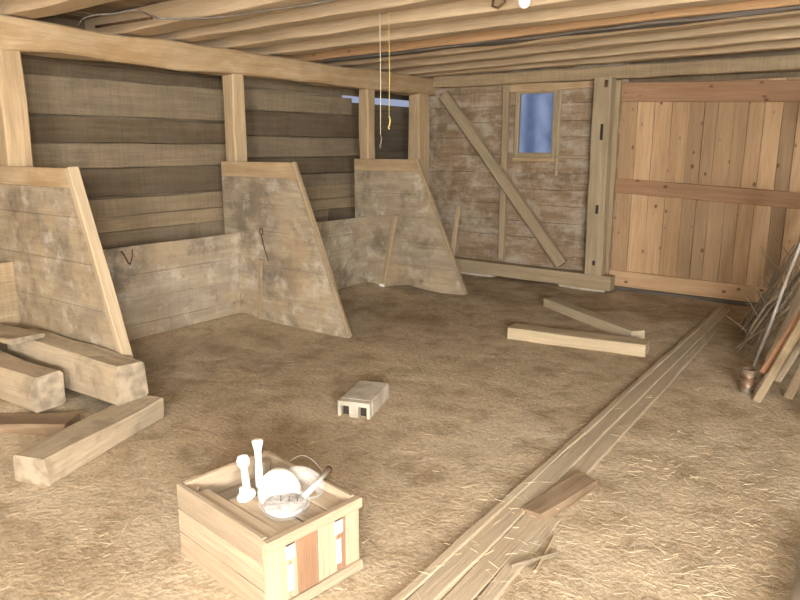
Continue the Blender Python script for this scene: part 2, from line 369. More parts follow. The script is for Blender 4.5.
# window: frame, four strips and one dusty pane
w = struct_root('window_1', ((WX0+WX1)/2, FY, WZ0))
bm = B()
beam(bm, (WX0,FY-.012,WZ0-.03), (WX0,FY-.012,WZ1+.03), .055, .045, up=(0,1,0)); beam(bm, (WX1,FY-.012,WZ0-.03), (WX1,FY-.012,WZ1+.03), .055, .045, up=(0,1,0))
beam(bm, (WX0+.028,FY-.012,WZ1+.005), (WX1-.028,FY-.012,WZ1+.005), .045, .05); beam(bm, (WX0+.028,FY-.012,WZ0-.005), (WX1-.028,FY-.012,WZ0-.005), .045, .05)
wf = part('window_frame', bm, M['greypost'], w)
bm = B(); box(bm, WX0-.03, WX1+.03, FY-.06, FY-.035, WZ0-.075, WZ0-.035, ch=.003); part('window_sill', bm, M['header'], w)
bm = B(); box(bm, WX0+.028, WX1-.028, FY-.006, FY-.001, WZ0+.02, WZ1-.02, ch=0); part('pane', bm, M['glass'], wf)

# sliding door of new pine
d = struct_root('door_1', (-1.4, FY-.02, 0))
bm = B(); box(bm, -2.55,3.08,FY+.12,FY+.14,-.1,2.6,ch=0); struct('wall_door_light_block', bm, M['plank'])  # added backing that stops sky light leaking behind the door
bm = B(); x = -2.55; k = 0
while x < .22:
    wd = random.choice([.105,.12,.135,.15,.17]); x1 = min(x+wd, .24)
    beam(bm, ((x+x1)/2, FY-.0+random.uniform(-.004,.004), .04), ((x+x1)/2, FY+random.uniform(-.004,.004), 2.12), wd-.003 if x1-x > wd-.001 else x1-x, .024, up=(0,1,0), seg=8, jit=.0015, ch=.002)
    x = x1
part('board_panel', bm, M['pine'], d)
bm = B(); beam(bm, (-2.55,FY-.03,.13), (.24,FY-.03,.10), .035, .17, jit=.002); part('rail', bm, M['pine'], d)
bm = B(); beam(bm, (-2.55,FY-.03,1.115), (.24,FY-.03,.975), .035, .15, jit=.003); part('rail', bm, M['pine_r'], d, 'reddish knotty cross rail')
bm = B(); beam(bm, (-2.55,FY-.03,2.06), (.24,FY-.03,1.95), .035, .19, jit=.002); part('rail', bm, M['pine_r'], d)

# walls out of frame
bm = B()
for k in range(13): beam(bm, (3.085,-4.4,.1+k*.2), (3.085,7.4,.1+k*.2), .03, .195, seg=8)
struct('wall_right', bm, M['plank_l'])
bm = B()
for k in range(13): beam(bm, (-5.6,-4.385,.1+k*.2), (3.07,-4.385,.1+k*.2), .03, .195, seg=8)
struct('wall_near', bm, M['plank_l'])
# added unseen rail fence behind poles and brush, kept open for the fill light
f_ = thing('added_fence', (-.27,5.5,0), 'added unseen rail fence at the right that the poles and brush lean on', 'fence')
for y_ in (4.1,5.6,7.0):
    bm = B(); beam(bm, (-.235,y_,-.02), (-.235,y_,2.0), .09, .06, up=(1,0,0)); part('fence_post', bm, M['plank_l'], f_)
for z_ in (.35,.75,1.15,1.88):
    bm = B(); beam(bm, (-.285,3.95,z_), (-.285,7.1,z_), .03, .10); part('rail', bm, M['plank_l'], f_)

# ------------------------------------------------------------------ ceiling deck and joists
bm = B(); x = -5.7
while x < 3.1:
    wd = random.uniform(.16,.24); beam(bm, (x+wd/2,-4.45,2.505), (x+wd/2,8.35,2.505), wd-.004, .03, seg=20, jit=.004); x += wd
struct('ceiling', bm, M['deck'])
#           far lower edge y at x=-4.9, at x=-0.7, width, material, label
J = [(.30,.30,.15,'joist','pale ceiling joist almost overhead, nearest the camera'),
     (1.05,1.03,.15,'joist','pale ceiling joist second from the camera'),
     (1.75,1.73,.15,'joist','pale ceiling joist third from the camera, out of the top of the photo'),
     (2.47,2.45,.20,'joist','wide brown ceiling joist crossing the top left corner of the photo'),
     (3.33,3.12,.22,'joist','broad pale ceiling joist with the grey cable running along its underside'),
     (3.72,3.62,.16,'joist','pale ceiling joist holding the bare lamp holder'),
     (4.22,4.12,.15,'joist','pale ceiling joist second nearer the camera than the orange one'),
     (4.75,4.60,.15,'joist','pale ceiling joist just nearer the camera than the orange one'),
     (5.27,5.00,.13,'orange','orange-brown ceiling joist with a dark barky underside'),
     (5.78,5.36,.14,'joist','pale ceiling joist just beyond the orange one'),
     (6.32,5.86,.14,'joist','pale ceiling joist second beyond the orange one'),
     (6.88,6.46,.14,'joist','pale ceiling joist third beyond the orange one'),
     (7.18,7.05,.14,'joist','ceiling joist hard against the far wall, last of the row')]
for ya, yb, wd, mt, lb in J:
    s = (yb-ya)/4.2; xa, xb = -5.40, 3.05
    bm = B(); za = 2.332+.075
    beam(bm, (xa, ya+s*(xa+4.9)-wd/2, za), (xb, ya+s*(xb+4.9)-wd/2, za), wd, .15, jit=.005, ch=.008, waney=.012)
    o = part('ceiling_joist', bm, M[mt]); props(o, lb, 'joist', 'ceiling joists')
    if mt == 'orange':
        o2 = thing('ceiling_joist', o.location, lb, 'joist', 'ceiling joists'); o.parent = o2; o.location = (0,0,0); o.name = 'joist_face'
        for k in ('label','category','group'): del o[k]
        bm = B(); n = 26; xs = []
        beam(bm, (-4.8, ya+s*.1-wd/2+.02, 2.322), (2.9, ya+s*7.7-wd/2+.02, 2.318), wd*.9, .022, jit=.008, ch=.012)
        part('bark_underside', bm, M['bark'], o2, 'dark barky underside')

# header beam along the stalls
bm = B(); beam(bm, (-4.885,-4.3,2.222), (-4.885,7.2,2.212), .17, .195, seg=60, jit=.013, ch=.012, waney=.03)
props(part('header_beam', bm, M['header']), 'long rough-hewn beam resting on the stall posts under the joists', 'beam')
# wall plate over the far wall and door
bm = B(); beam(bm, (-4.79,7.2,2.265), (3.0,7.2,2.205), .13, .125, jit=.006, ch=.008)
props(part('wall_plate', bm, M['plank_l']), 'brown horizontal plate beam above the window and the pine door', 'beam')

# posts
def post(x0, x1, y0, y1, z1, lb, mat='frame', grp='stall posts', z0=-.03):
    bm = B(); beam(bm, ((x0+x1)/2,(y0+y1)/2,z0), ((x0+x1)/2,(y0+y1)/2,z1), y1-y0, x1-x0, up=(1,0,0), jit=.006, ch=.010, waney=.01)
    # up=(1,0,0): height runs along x
    o = part('support_post', bm, M[mat]); props(o, lb, 'post', grp); return o
post(-5.0,-4.82,2.175,2.345,2.122, 'square post at the left edge of the photo above the nearest divider')
post(-4.96,-4.82,4.095,4.225,2.122, 'square post above the middle stall divider')
post(-4.96,-4.82,5.93,6.06,2.118, 'square post above the farthest stall divider')
post(-4.96,-4.80,6.86,7.08,2.115, 'corner post where the stall beam meets the far wall')
# post between window and door, with dark blocks painting shaded slots
p = thing('support_post', (-2.67,7.14,0), 'grey squared post between the window wall and the pine door', 'post')
bm = B(); beam(bm, (-2.665,7.14,.17), (-2.69,7.14,2.2), .15, .19, up=(1,0,0), jit=.005, ch=.012); part('post_body', bm, M['greypost'], p)
for z, h in ((1.66,.16),(.87,.09),(.30,.05)):
    bm = B(); box(bm, -2.675, -2.645, 7.058, 7.075, z-h/2, z+h/2, ch=.004); part('slot', bm, M['dark'], p, 'dark block painted as the shade of a mortise slot')
bm = B(); box(bm, -2.66,-2.625,7.055,7.07,2.10,2.17, ch=.003); part('iron_strap', bm, M['iron'], p)
bm = B(); beam(bm, (-2.565,7.21,.2), (-2.565,7.21,2.17), .06, .05, up=(1,0,0)); part('door_jamb', bm, M['greypost'], p)

# wall studs and braces on the far wall
def stud(name, a, b, w_, h_, lb, cat, mat='greypost', up=(0,1,0), grp=None):
    bm = B(); beam(bm, a, b, w_, h_, up=up, jit=.004, ch=.006); return props(part(name, bm, M[mat]), lb, cat, grp)
stud('wall_stud', (-3.875,7.265,.20), (-3.875,7.265,2.20), .075, .05, 'narrow upright stud left of the small window, behind the brace', 'stud')
stud('wall_stud', (-3.225,7.275,1.20), (-3.225,7.275,2.12), .035, .03, 'short thin upright strip right of the small window', 'stud')
stud('header_board', (-3.83,7.27,2.165), (-2.79,7.27,2.165), .10, .04, 'short pale board nailed above the small window', 'board', 'header', up=(0,1,0))
stud('ledge_board', (-3.24,7.27,1.405), (-2.79,7.27,1.405), .035, .03, 'thin pale strip between window and grey post', 'board')
stud('diagonal_brace', (-4.675,7.2,2.125), (-3.07,7.2,.225), .125, .07, 'long slanting brace across the far wall from corner to sill', 'brace')
stud('sill_beam', (-4.52,7.12,.115), (-2.46,7.12,.095), .15, .13, 'pale sill beam lying along the foot of the far wall', 'beam', 'greypost')
bm = B(); box(bm, -3.05,-2.53,7.06,7.2,-.05,.035, ch=.012)
props(part('stone_footing', bm, M['conc']), 'pale stone footing under the right end of the sill beam', 'stone')
bm = B(); box(bm, -4.5,-3.9,7.09,7.2,-.05,.045, ch=.012)
props(part('stone_footing', bm, M['conc']), 'low grey footing under the left end of the sill beam', 'stone')
bm = B(); box(bm, -2.5,.25,7.24,7.33,-.04,.042, ch=.01)  # low dark strip filling the gap below the door boards
props(part('infill_strip', bm, M['bark']), 'dark sunken threshold under the pine door', 'infill')

# ------------------------------------------------------------------ mangers
def manger(y0, y1, lb, seams, mat='manger', hook=False, battens=(), extra_ledge=True):
    r = thing('manger', (-4.9,(y0+y1)/2,0), lb, 'manger', 'feed mangers along the left wall')
    for a, b in zip(seams, seams[1:]):
        bm = B(); beam(bm, (-4.82,y0,(a+b)/2), (-4.82,y1,(a+b)/2), .032, b-a-.001, seg=14, jit=.002, ch=.002)
        part('front_board', bm, M[mat], r)
    bm = B(); box(bm, -5.42,-4.84,y0+.01,y1-.01,.32,.345, (0,1,0)); part('trough_floor', bm, M['plank_l'], r)
    bm = B(); beam(bm, (-5.40,y0,.70), (-5.40,y1,.70), .03, .22, seg=8); part('back_board', bm, M['plank'], r)
    for (yy, z0, z1, ty) in battens:
        bm = B(); beam(bm, (-4.785,yy+ty,z0), (-4.785,yy,z1), .055, .03, up=(1,0,0)); part('batten', bm, M['plank_l'], r)
    if hook:
        bm = B(); yy = 2.93
        tube(bm, [(-4.80,yy-.02,.735),(-4.785,yy-.005,.70),(-4.78,yy+.02,.64),(-4.78,yy+.035,.625)], .006)
        tube(bm, [(-4.80,yy+.075,.735),(-4.78,yy+.06,.69),(-4.78,yy+.035,.625)], .004)
        part('hook', bm, M['iron'], r, 'rusty iron hook')
    return r
manger(.9,2.125,'nearest manger, pale warm boards, cut by the left edge of the photo',[-.03,.17,.42,.62,.755], 'plank_l')
manger(2.17,4.045,'long whitewashed board manger between the nearest and middle dividers',[-.03,.14,.34,.535,.76], hook=True)
manger(4.09,5.875,'darker board manger between the middle and farthest dividers',[-.03,.22,.44,.60,.765], battens=((5.08,.05,.75,-.06),))
manger(5.92,7.05,'short manger in the far corner hidden behind the last divider',[-.03,.25,.5,.76])

# ------------------------------------------------------------------ stall dividers: horizontal boards cut along a slant
def divider(yn, th, x_l, x_top, x_tip, ztop, seams, lb, z_tip=0.0, low=None, capw=.03, capm='plank_l'):
    r = thing('stall_divider', ((x_l+x_tip)/2, yn+th/2, 0), lb, 'stall divider', 'slanted stall dividers')
    sx = lambda z: x_top+(x_tip-x_top)*(ztop-z)/(ztop-z_tip)
    for i, (a, b) in enumerate(zip(seams, seams[1:])):
        dy = random.uniform(-.003,.003); g = .0006
        if i == 0 and low: poly = low(sx, b-g)
        else: poly = [(x_l,a+g),(sx(a+g)-.01,a+g),(sx(b-g)-.01,b-g),(x_l,b-g)]
        bm = B(); prism(bm, poly, 'y', yn+dy, yn+th+dy, (1,0,0), .0015)
        part('board', bm, M['divider'] if b < ztop-.01 else M['header'], r)
    bm = B(); a = V((sx(z_tip+.01), yn+th/2, z_tip+.01)); b = V((x_top, yn+th/2, ztop))
    beam(bm, a, b, th+(.03 if capw > .04 else .012), capw, up=(1,0,.4), seg=10, jit=.004, ch=.006); part('edge_batten', bm, M[capm], r, 'pale slanted edge strip')
    return r
divider(2.12,.04,-5.3,-3.965,-3.46,1.385,[-.03,.30,.56,.83,1.10,1.27,1.385], 'nearest slanted stall divider, its foot behind the timber pile', capw=.05, capm='cap')
d2 = divider(4.05,.035,-4.975,-4.09,-3.51,1.385,[-.02,.24,.50,.80,1.03,1.255,1.385], 'middle slanted stall divider with pale scratches near its foot')
bm = B(); beam(bm, (-4.555,4.04,.0), (-4.50,4.04,.55), .05, .02, up=(0,1,0)); part('batten', bm, M['plank_l'], d2)
def low3(sx, zt):
    pts = [(-5.0,0.0),(-4.6,.0),(-4.45,.03),(-4.25,.065),(-4.05,.04),(-3.85,.03),(-3.66,.035),(sx(.04)-.01,.04),(sx(zt)-.01,zt),(-5.0,zt)]
    return pts
d3 = divider(5.88,.035,-4.98,-4.15,-3.53,1.385,[-.0,.28,.52,.79,1.03,1.26,1.385], 'farthest slanted stall divider with a wavy worn lower edge', z_tip=.04, low=low3)
bm = B(); beam(bm, (-4.585,5.868,.02), (-4.40,5.868,.80), .06, .022, up=(0,1,0)); part('batten', bm, M['plank_l'], d3)
bm = B(); box(bm, -4.62,-4.56,5.845,5.88,-.02,.04, ch=.008); part('foot_block', bm, M['white'], d3, 'white foot of the batten')
bm = B(); beam(bm, (-3.845,6.02,.0), (-3.68,5.96,.93), .07, .022, up=(0,1,0), taper=.6)
props(part('leaning_slat', bm, M['plank_l']), 'narrow slat leaning up beside the farthest divider', 'slat')
bm = B()   # small iron ring on the middle divider
tube(bm, [(-4.47+.02*math.cos(t),4.03,.80+.03*math.sin(t)) for t in [i*.5 for i in range(13)]], .004)
tube(bm, [(-4.47,4.028,.77),(-4.44,4.03,.66),(-4.40,4.032,.55)], .003)
part('tie_ring', bm, M['iron'], d2, 'rusty tie ring with a short chain')

# ------------------------------------------------------------------ timber pile at the left
def log(a, b, w_, h_, lb, mat='timber', jit=.010, waney=.015, grp='squared timbers piled at the left', name='squared_timber', ch=.014):
    bm = B(); fs = beam(bm, a, b, w_, h_, jit=jit, ch=ch, waney=waney)
    if mat == 'timber':
        for f in fs[-2:]: f.material_index = 1
    o = part(name, bm, M[mat])
    if mat == 'timber': o.data.materials.append(M['endgrain'])
    return props(o, lb, 'timber', grp)
log((-3.075,1.325,.062), (-3.345,2.11,.07), .20, .135, 'long squared timber lying in front of the pile at an angle', ch=.008)
log((-3.34,2.02,.235), (-4.5,1.985,.24), .185, .225, 'thick squared timber with a square end face against the nearest divider', waney=.03)
log((-3.71,1.735,.185), (-4.72,1.70,.20), .20, .20, 'short thick timber with a cracked end at the left of the pile', waney=.03)
log((-3.95,1.42,.13), (-4.9,1.25,.14), .18, .16, 'timber half buried in dirt, nearest the left edge of the photo', waney=.03)
log((-4.15,1.86,.385), (-4.70,1.80,.38), .24, .035, 'thin flat slab lying on top of the timber pile', grp=None, name='wood_slab')
log((-3.48,1.74,.045), (-3.95,1.36,.06), .20, .07, 'low reddish brown board end between the front timber and the cracked one', 'offcut', .008, .01, None, 'board_end')
bm = B(); box(bm, -3.90,-3.83,1.70,1.79,.02,.115, ch=.02)
props(part('stone', bm, M['conc']), 'small pale stone under the cracked timber end', 'stone')

# ------------------------------------------------------------------ concrete block half sunk in the floor
def hollow_block():
    c = V((-2.48,2.99,-.012)); r = thing('concrete_block', c, 'grey hollow concrete block half sunk in the middle of the floor', 'concrete block')
    bm = B(); L_, W_, z0, z1 = .19, .098, -.06, .098
    ys = L_
    # front wall made of web pieces round two cores, solid behind
    box(bm, -W_,W_,-ys+.05,ys,z0,z1, (0,1,0), .008)
    box(bm, -W_,W_,-ys,-ys+.052,z1-.028,z1, (1,0,0), .005); box(bm, -W_,W_,-ys,-ys+.052,z0,z0+.05, (1,0,0), .005)
    for x0,x1 in ((-W_,-W_+.02),(-.028,.028),(W_-.02,W_)): box(bm, x0,x1,-ys,-ys+.052,z0+.04,z1-.02,(0,0,1),.004)
    bmesh.ops.rotate(bm, verts=bm.verts, cent=(0,0,0), matrix=Matrix.Rotation(math.radians(20),3,'Z'))
    for v in bm.verts: v.co += c
    part('block_body', bm, M['conc'], r)
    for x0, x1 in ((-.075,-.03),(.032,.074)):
        bm = B(); box(bm, x0,x1,-ys+.035,-ys+.051,-.01,z1-.03, ch=.002)  # dark plate paints the shade inside each core
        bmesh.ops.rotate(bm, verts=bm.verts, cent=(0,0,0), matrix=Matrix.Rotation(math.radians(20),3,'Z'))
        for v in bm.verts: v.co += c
        part('core_shade', bm, M['dark'], r, 'dark plate painted as the shade inside the core')
hollow_block()

# two loose squared lengths making a V
log((-1.45,5.05,.045), (-2.50,4.90,.04), .18, .10, 'pale squared length on the floor facing the camera, front arm of the V', 'loose', .004, .004, 'two loose lengths making a V on the floor', 'loose_timber', .006)
log((-1.62,5.36,.04), (-2.72,6.11,.035), .13, .09, 'pale squared length running back to the far wall, rear arm of the V', 'loose', .004, .004, 'two loose lengths making a V on the floor', 'loose_timber', .006)

# long floor planks running to the far end
def fplk(pts, w_, h_, lb, mat='grey', zt=.022, name='floor_plank'):
    bm = B()
    for a, b in zip(pts, pts[1:]): beam(bm, (a[0],a[1],zt-h_/2), (b[0],b[1],zt-h_/2), w_, h_, jit=.004, ch=.004)
    return props(part(name, bm, M[mat]), lb, 'plank', 'long planks set in the earth floor' if name == 'floor_plank' else None)
fplk([(-1.20,.95),(-1.345,7.0)], .035, .06, 'thin raised edge strip, leftmost of the planks set in the floor', zt=.028)
fplk([(-1.135,.95),(-1.30,6.9)], .085, .04, 'wide silvered plank between the edge strip and the broken plank', zt=.022)
fplk([(-1.035,.95),(-1.225,6.0)], .09, .04, 'silvered plank set in the floor, right of the widest one', zt=.014)
fplk([(-.955,1.3),(-1.03,2.45)], .06, .035, 'short broken plank at the right side of the floor planks', zt=.012)
bm = B(); beam(bm, (-1.10,2.40,.012), (-1.03,2.82,.018), .11, .05, jit=.006, ch=.008)
props(part('wood_offcut', bm, M['offcut']), 'short reddish brown offcut beside the floor planks', 'offcut')
bm = B(); beam(bm, (-1.0,2.02,.022), (-.90,2.20,.022), .016, .016); props(part('wood_stick', bm, M['twig']), 'small stick on the straw right of the floor planks', 'stick')
bm = B(); beam(bm, (-.96,2.30,.022), (-.92,2.05,.022), .012, .012); props(part('wood_stick', bm, M['plank_l']), 'thin pale stick crossing the broken plank', 'stick')

# ------------------------------------------------------------------ crate
def crate():
    x0, x1, y0, y1, H = -2.03, -1.475, 1.335, 1.74, .285
    r = thing('wooden_crate', ((x0+x1)/2,(y0+y1)/2,0), 'pale slatted wooden crate carrying the white milking gear', 'crate')
    # long sides, three slats each
    for yy, s in ((y0,1),(y1,-1)):
        for a, b in ((.0,.088),(.094,.184),(.190,.285)):
            bm = B(); beam(bm, (x0,yy+s*.011,(a+b)/2+.004), (x1-.022 if s==1 else x1-.022,yy+s*.011,(a+b)/2+.004), .020, b-a, jit=.002, ch=.003)
            part('slat', bm, M['crate'], r)
    for a, b in ((.0,.10),(.105,.19),(.195,.285)):      # left end
        bm = B(); beam(bm, (x0+.011,y0+.024,(a+b)/2+.004), (x0+.011,y1-.024,(a+b)/2+.004), .020, b-a, jit=.002, ch=.003); part('slat', bm, M['crate'], r)
    # near end face: vertical boards between two rails
    ys = [y0+.0,y0+.055,y0+.095,y0+.125,y0+.215,y0+.262,y0+.30,y0+.34,y1]
    mats = ['crate_y','crate','crate','crate_o','crate','crate','crate_o','crate']
    M.setdefault(M.setdefault('crate_y', wood('crate_yellowish', (.34,.27,.16), (.42,.335,.20), (.48,.40,.26), vary=.02)))
    for a, b, mt in zip(ys, ys[1:], mats):
        bm = B(); beam(bm, (x1-.011,(a+b)/2,.035), (x1-.011,(a+b)/2,.27), b-a-.002, .018, up=(1,0,0), jit=.001, ch=.002)
        part('end_board', bm, M[mt], r)
    bm = B(); beam(bm, (x1+.001,y0+.0,.268), (x1+.001,y1,.268), .028, .038, jit=.002, ch=.004); part('rail', bm, M['crate'], r)
    bm = B(); beam(bm, (x1+.001,y0+.0,.022), (x1+.001,y1,.022), .028, .036, jit=.002, ch=.004); part('rail', bm, M['crate'], r)
    for yy in (y0+.075, y0+.285):
        bm = B(); box(bm, x1-.001,x1+.003,yy,yy+.038,.185,.235,(0,0,1),.001); part('label', bm, M['label'], r, 'torn white paper label')
        bm = B(); box(bm, x1-.001,x1+.002,yy+.006,yy+.030,.07,.165,(0,0,1),.001); part('label', bm, M['label'], r, 'torn white paper label')
        bm = B(); box(bm, x1-.001,x1+.004,yy+.002,yy+.036,.238,.246,(0,0,1),.001); part('staple', bm, M['iron'], r)
    # inside: corner blocks, lid boards over the right part
    for cx, cy in ((x0+.045,y0+.045),(x0+.045,y1-.045)):
        bm = B(); beam(bm, (cx,cy,.01), (cx,cy,.275), .042, .042, up=(1,0,0), ch=.01); part('corner_block', bm, M['crate'], r)
    bm = B(); beam(bm, (x0+.085,y0+.055,.262), (x1-.02,y0+.055,.262), .06, .018, jit=.001); part('lid_board', bm, M['crate'], r)
    for a, b in ((y0+.09,y0+.19),(y0+.195,y0+.29),(y0+.295,y1-.024)):
        bm = B(); beam(bm, (x0+.20,(a+b)/2,.255), (x1-.02,(a+b)/2,.255), b-a, .014, jit=.001); part('lid_board', bm, M['crate'], r)
    bm = B(); box(bm, x0+.022,x1-.022,y0+.022,y1-.022,.01,.024); part('bottom_board', bm, M['crate'], r)
crate(); bpy.data.objects['wooden_crate'].rotation_euler[2] = math.radians(-7); bpy.data.objects['wooden_crate'].location.y += .012

# ------------------------------------------------------------------ white milking gear on the crate
g = thing('milking_claw', (-1.66,1.54,.265), 'white plastic and clear milking gear standing on the wooden crate', 'milking claw')
bm = B(); o_ = (-1.605,1.50,.266)
lathe(bm, [(.03,0),(.055,.004),(.078,.02),(.086,.042),(.090,.044),(.090,.048),(.080,.048),(.072,.024),(.05,.010),(.02,.008)], o_, n=36); part('clear_bowl', bm, M['clear'], g, 'clear plastic bowl')
bm = B(); lathe(bm, [(.001,.010),(.048,.011),(.066,.024),(.074,.040),(.072,.042),(.001,.041)], o_, n=32); part('bowl_lining', bm, M['label'], g, 'greyish film in the bowl')
bm = B(); lathe(bm, [(.001,0)]+[(.080*math.cos(t),.105*math.sin(t)) for t in [i*math.pi/18 for i in range(9)]]+[(.012,.1045),(.001,.105)], (-1.72,1.585,.266), ax=(.15,-.15,1), n=36)
part('dome', bm, M['white'], g, 'white plastic dome')
bm = B(); lathe(bm, [(.060,0),(.074,.03),(.078,.05),(.074,.05),(.056,.0)], (-1.665,1.635,.276), ax=(.5,.1,1), n=30); part('clear_rim', bm, M['clear'], g, 'clear plastic rim leaning on the dome')
for k in range(3):
    bm = B(); px = -1.625+.022*k; py = 1.50+.018*k
    tube(bm, [(px,py,.298),(px+.003,py,.330-.003*k)], .0018, 6); part('prong', bm, M['iron'], g)
# tall teat cup, short teat cup
bm = B(); lathe(bm, [(.012,0),(.015,.01),(.014,.08),(.012,.11),(.013,.145),(.020,.178),(.021,.186),(.016,.190),(.002,.190)], (-1.815,1.575,.266), ax=(-.03,.02,1)); part('teat_cup', bm, M['white'], g, 'tall white cup with a flared top')
bm = B(); lathe(bm, [(.013,0),(.015,.008),(.013,.07),(.012,.098),(.022,.115),(.024,.130),(.018,.146),(.002,.151)], (-1.815,1.515,.266), ax=(-.14,.02,1)); part('teat_cup', bm, M['white'], g, 'shorter white cup with a round head')
bm = B(); lathe(bm, [(.02,0),(.036,.006),(.034,.016),(.020,.026),(.014,.046),(.002,.048)], (-1.800,1.50,.266), ax=(-.1,-.3,1)); part('valve_cap', bm, M['white'], g)
bm = B(); tube(bm, [(-1.585,1.575,.306),(-1.612,1.66,.305),(-1.645,1.76,.312)], .0095, 12); part('outlet_tube', bm, M['white'], g, 'straight white tube')
bm = B(); tube(bm, [(-1.645,1.76,.312),(-1.650,1.776,.312)], .012, 12); part('tube_end', bm, M['iron'], g, 'dark metal tube end')
bm = B(); pts = []
for i in range(12):
    t = i/11; pts.append((-1.78+.13*t, 1.70+.065*t, .32+.055*math.sin(3.0*t+.3)-.03*t))
tube(bm, pts, .002, 6); part('wire', bm, M['wire'], g)

# ------------------------------------------------------------------ hanging strings, cable, rod, lamp
def hang(x, y, zt, zb, mat, lb, knot):
    r = thing('hanging_string', (x,y,zb), lb, 'string', 'two strings hanging from a joist')
    bm = B(); tube(bm, [(x,y,zt),(x+.004,y,(zt+zb)/2),(x,y,zb+.08)], .0022, 6); part('cord', bm, M[mat], r)
    bm = B(); tube(bm, [(x,y,zb+.085),(x+.009,y,zb+.06),(x+.003,y,zb+.03),(x-.006,y,zb+.012),(x+.002,y,zb)], .0045, 6); part('knot', bm, M[knot], r)
hang(-2.84,3.62,2.345,1.50,'string_w','pale hanging string with a frayed grey tip, longer of the pair','wire')
hang(-2.845,3.72,2.345,1.62,'string','yellow string with a knotted loop, the shorter of the pair','string')
def zj(x, y): return 2.332
bm = B()
P_ = [(-4.775,2.73,2.33),(-4.507,2.609,2.322),(-4.314,2.58,2.322),(-4.167,2.628,2.322),(-3.966,2.637,2.322),(-4.06,2.828,2.322),(-4.062,2.917,2.322),(-3.879,3.052,2.322),(-3.654,3.111,2.322),(-3.367,3.12,2.322),(-3.071,3.149,2.322),(-2.791,3.146,2.322),(-2.458,3.137,2.322),(-1.4,3.10,2.322),(-.4,3.0,2.322)]
def smooth(pts, k=5):
    pts = [V(p) for p in pts]; out = []
    for i in range(len(pts)-1):
        p0, p1, p2, p3 = pts[max(i-1,0)], pts[i], pts[i+1], pts[min(i+2,len(pts)-1)]
        for j in range(k):
            t = j/k; out.append(.5*((2*p1)+(p2-p0)*t+(2*p0-5*p1+4*p2-p3)*t*t+(3*p1-p0-3*p2+p3)*t**3))
    return out+[pts[-1]]
tube(bm, smooth(P_), .006, 8); props(part('electric_cable', bm, M['wire']), 'loose grey cable drooping along the broad joist at upper left', 'cable')
bm = B(); tube(bm, [(-4.85,2.90,2.345),(-4.23,2.936,2.345)], .009, 8); props(part('iron_rod', bm, M['iron']), 'rusty iron rod sticking out between two joists at upper left', 'rod')
bm = B(); tube(bm, [(-2.02,3.60,2.33),(-2.02,3.59,2.27),(-1.98,3.58,2.255),(-1.94,3.58,2.28),(-1.93,3.58,2.33)], .007, 8)
props(part('iron_hook', bm, M['iron']), 'rusty curved hook on the joist beside the lamp holder', 'hook')
l_ = thing('ceiling_lamp', (-1.80,3.54,2.33), 'round white lamp under a joist at the top edge of the photo', 'lamp')
bm = B(); lathe(bm, [(.052,0),(.052,-.02),(.040,-.035),(.03,-.036),(.002,-.036)], (-1.80,3.54,2.332)); part('lamp_holder', bm, M['dark'], l_, 'dark round lamp holder')
bm = B(); lathe(bm, [(.002,-.108)]+[(.034*math.cos(t),-.070+.038*math.sin(t)) for t in [-1.4+i*.28 for i in range(9)]]+[(.020,-.034),(.002,-.034)], (-1.80,3.54,2.332)); part('bulb', bm, M['white'], l_, 'white bulb')

# ------------------------------------------------------------------ tools and sticks leaning at the right
def lean(name, a, b, lb, cat, mat, r=None, w_=None, h_=None, up=(0,1,0), taper=1.):
    bm = B()
    if r: tube(bm, [V(a).lerp(V(b), i/6)+V((.004*math.sin(i*2.1),0,.003*math.cos(i*1.7))) for i in range(7)], r, 10, r*taper)
    else: beam(bm, a, b, w_, h_, up=up, taper=taper)
    return props(part(name, bm, M[mat]), lb, cat)
lean('pole', (-.755,5.2,.0), (-.315,5.0,1.92), 'slim whitish pole leaning up at the right edge behind the rusty can', 'pole', 'pole', r=.011)
lean('lath', (-.605,4.45,.0), (-.325,4.45,.80), 'pale lath standing just right of the rusty can', 'lath', 'plank_l', w_=.045, h_=.02)
lean('lath', (-.465,4.62,.0), (-.31,4.72,.55), 'short lath at the very right edge of the photo', 'lath', 'plank_l', w_=.05, h_=.02)
lean('plank', (-.66,5.35,.0), (-.33,5.35,1.15), 'wide grey board leaning behind the white pole', 'board', 'grey', w_=.11, h_=.025)
lean('plank', (-.60,4.95,.0), (-.33,4.98,.72), 'bluish grey board leaning low behind the reddish handle', 'board', 'grey', w_=.10, h_=.022)
t = thing('hand_tool', (-.64,4.54,0), 'long tool with a reddish brown handle and dark iron tip beside the rusty can', 'tool')
bm = B(); beam(bm, (-.605,4.54,.16), (-.325,4.54,.81), .040, .03, up=(0,1,0), taper=1.3, ch=.008); part('handle', bm, M['redwood'], t, 'reddish brown handle')
bm = B(); tube(bm, [(-.60,4.54,.17),(-.618,4.53,.12),(-.635,4.52,.07),(-.655,4.52,.03)], .009, 8, .004); part('iron_tip', bm, M['iron'], t, 'dark iron tip')
c_ = thing('tin_can', (-.69,4.60,0), 'rusty tin can standing on the floor at the foot of the leaning poles', 'can')
bm = B(); lathe(bm, [(.04,-.005),(.042,.0),(.042,.04),(.0435,.044),(.042,.048),(.042,.09),(.0435,.094),(.042,.098),(.042,.145),(.045,.15),(.040,.15),(.038,.02),(.002,.018)], (-.69,4.60,0)); part('can_body', bm, M['tin'], c_)
bm = B(); tube(bm, [(-.69+.046*math.cos(a),4.60+.046*math.sin(a),.10) for a in [i*.35 for i in range(18)]], .003, 6); part('wire_band', bm, M['iron'], c_)
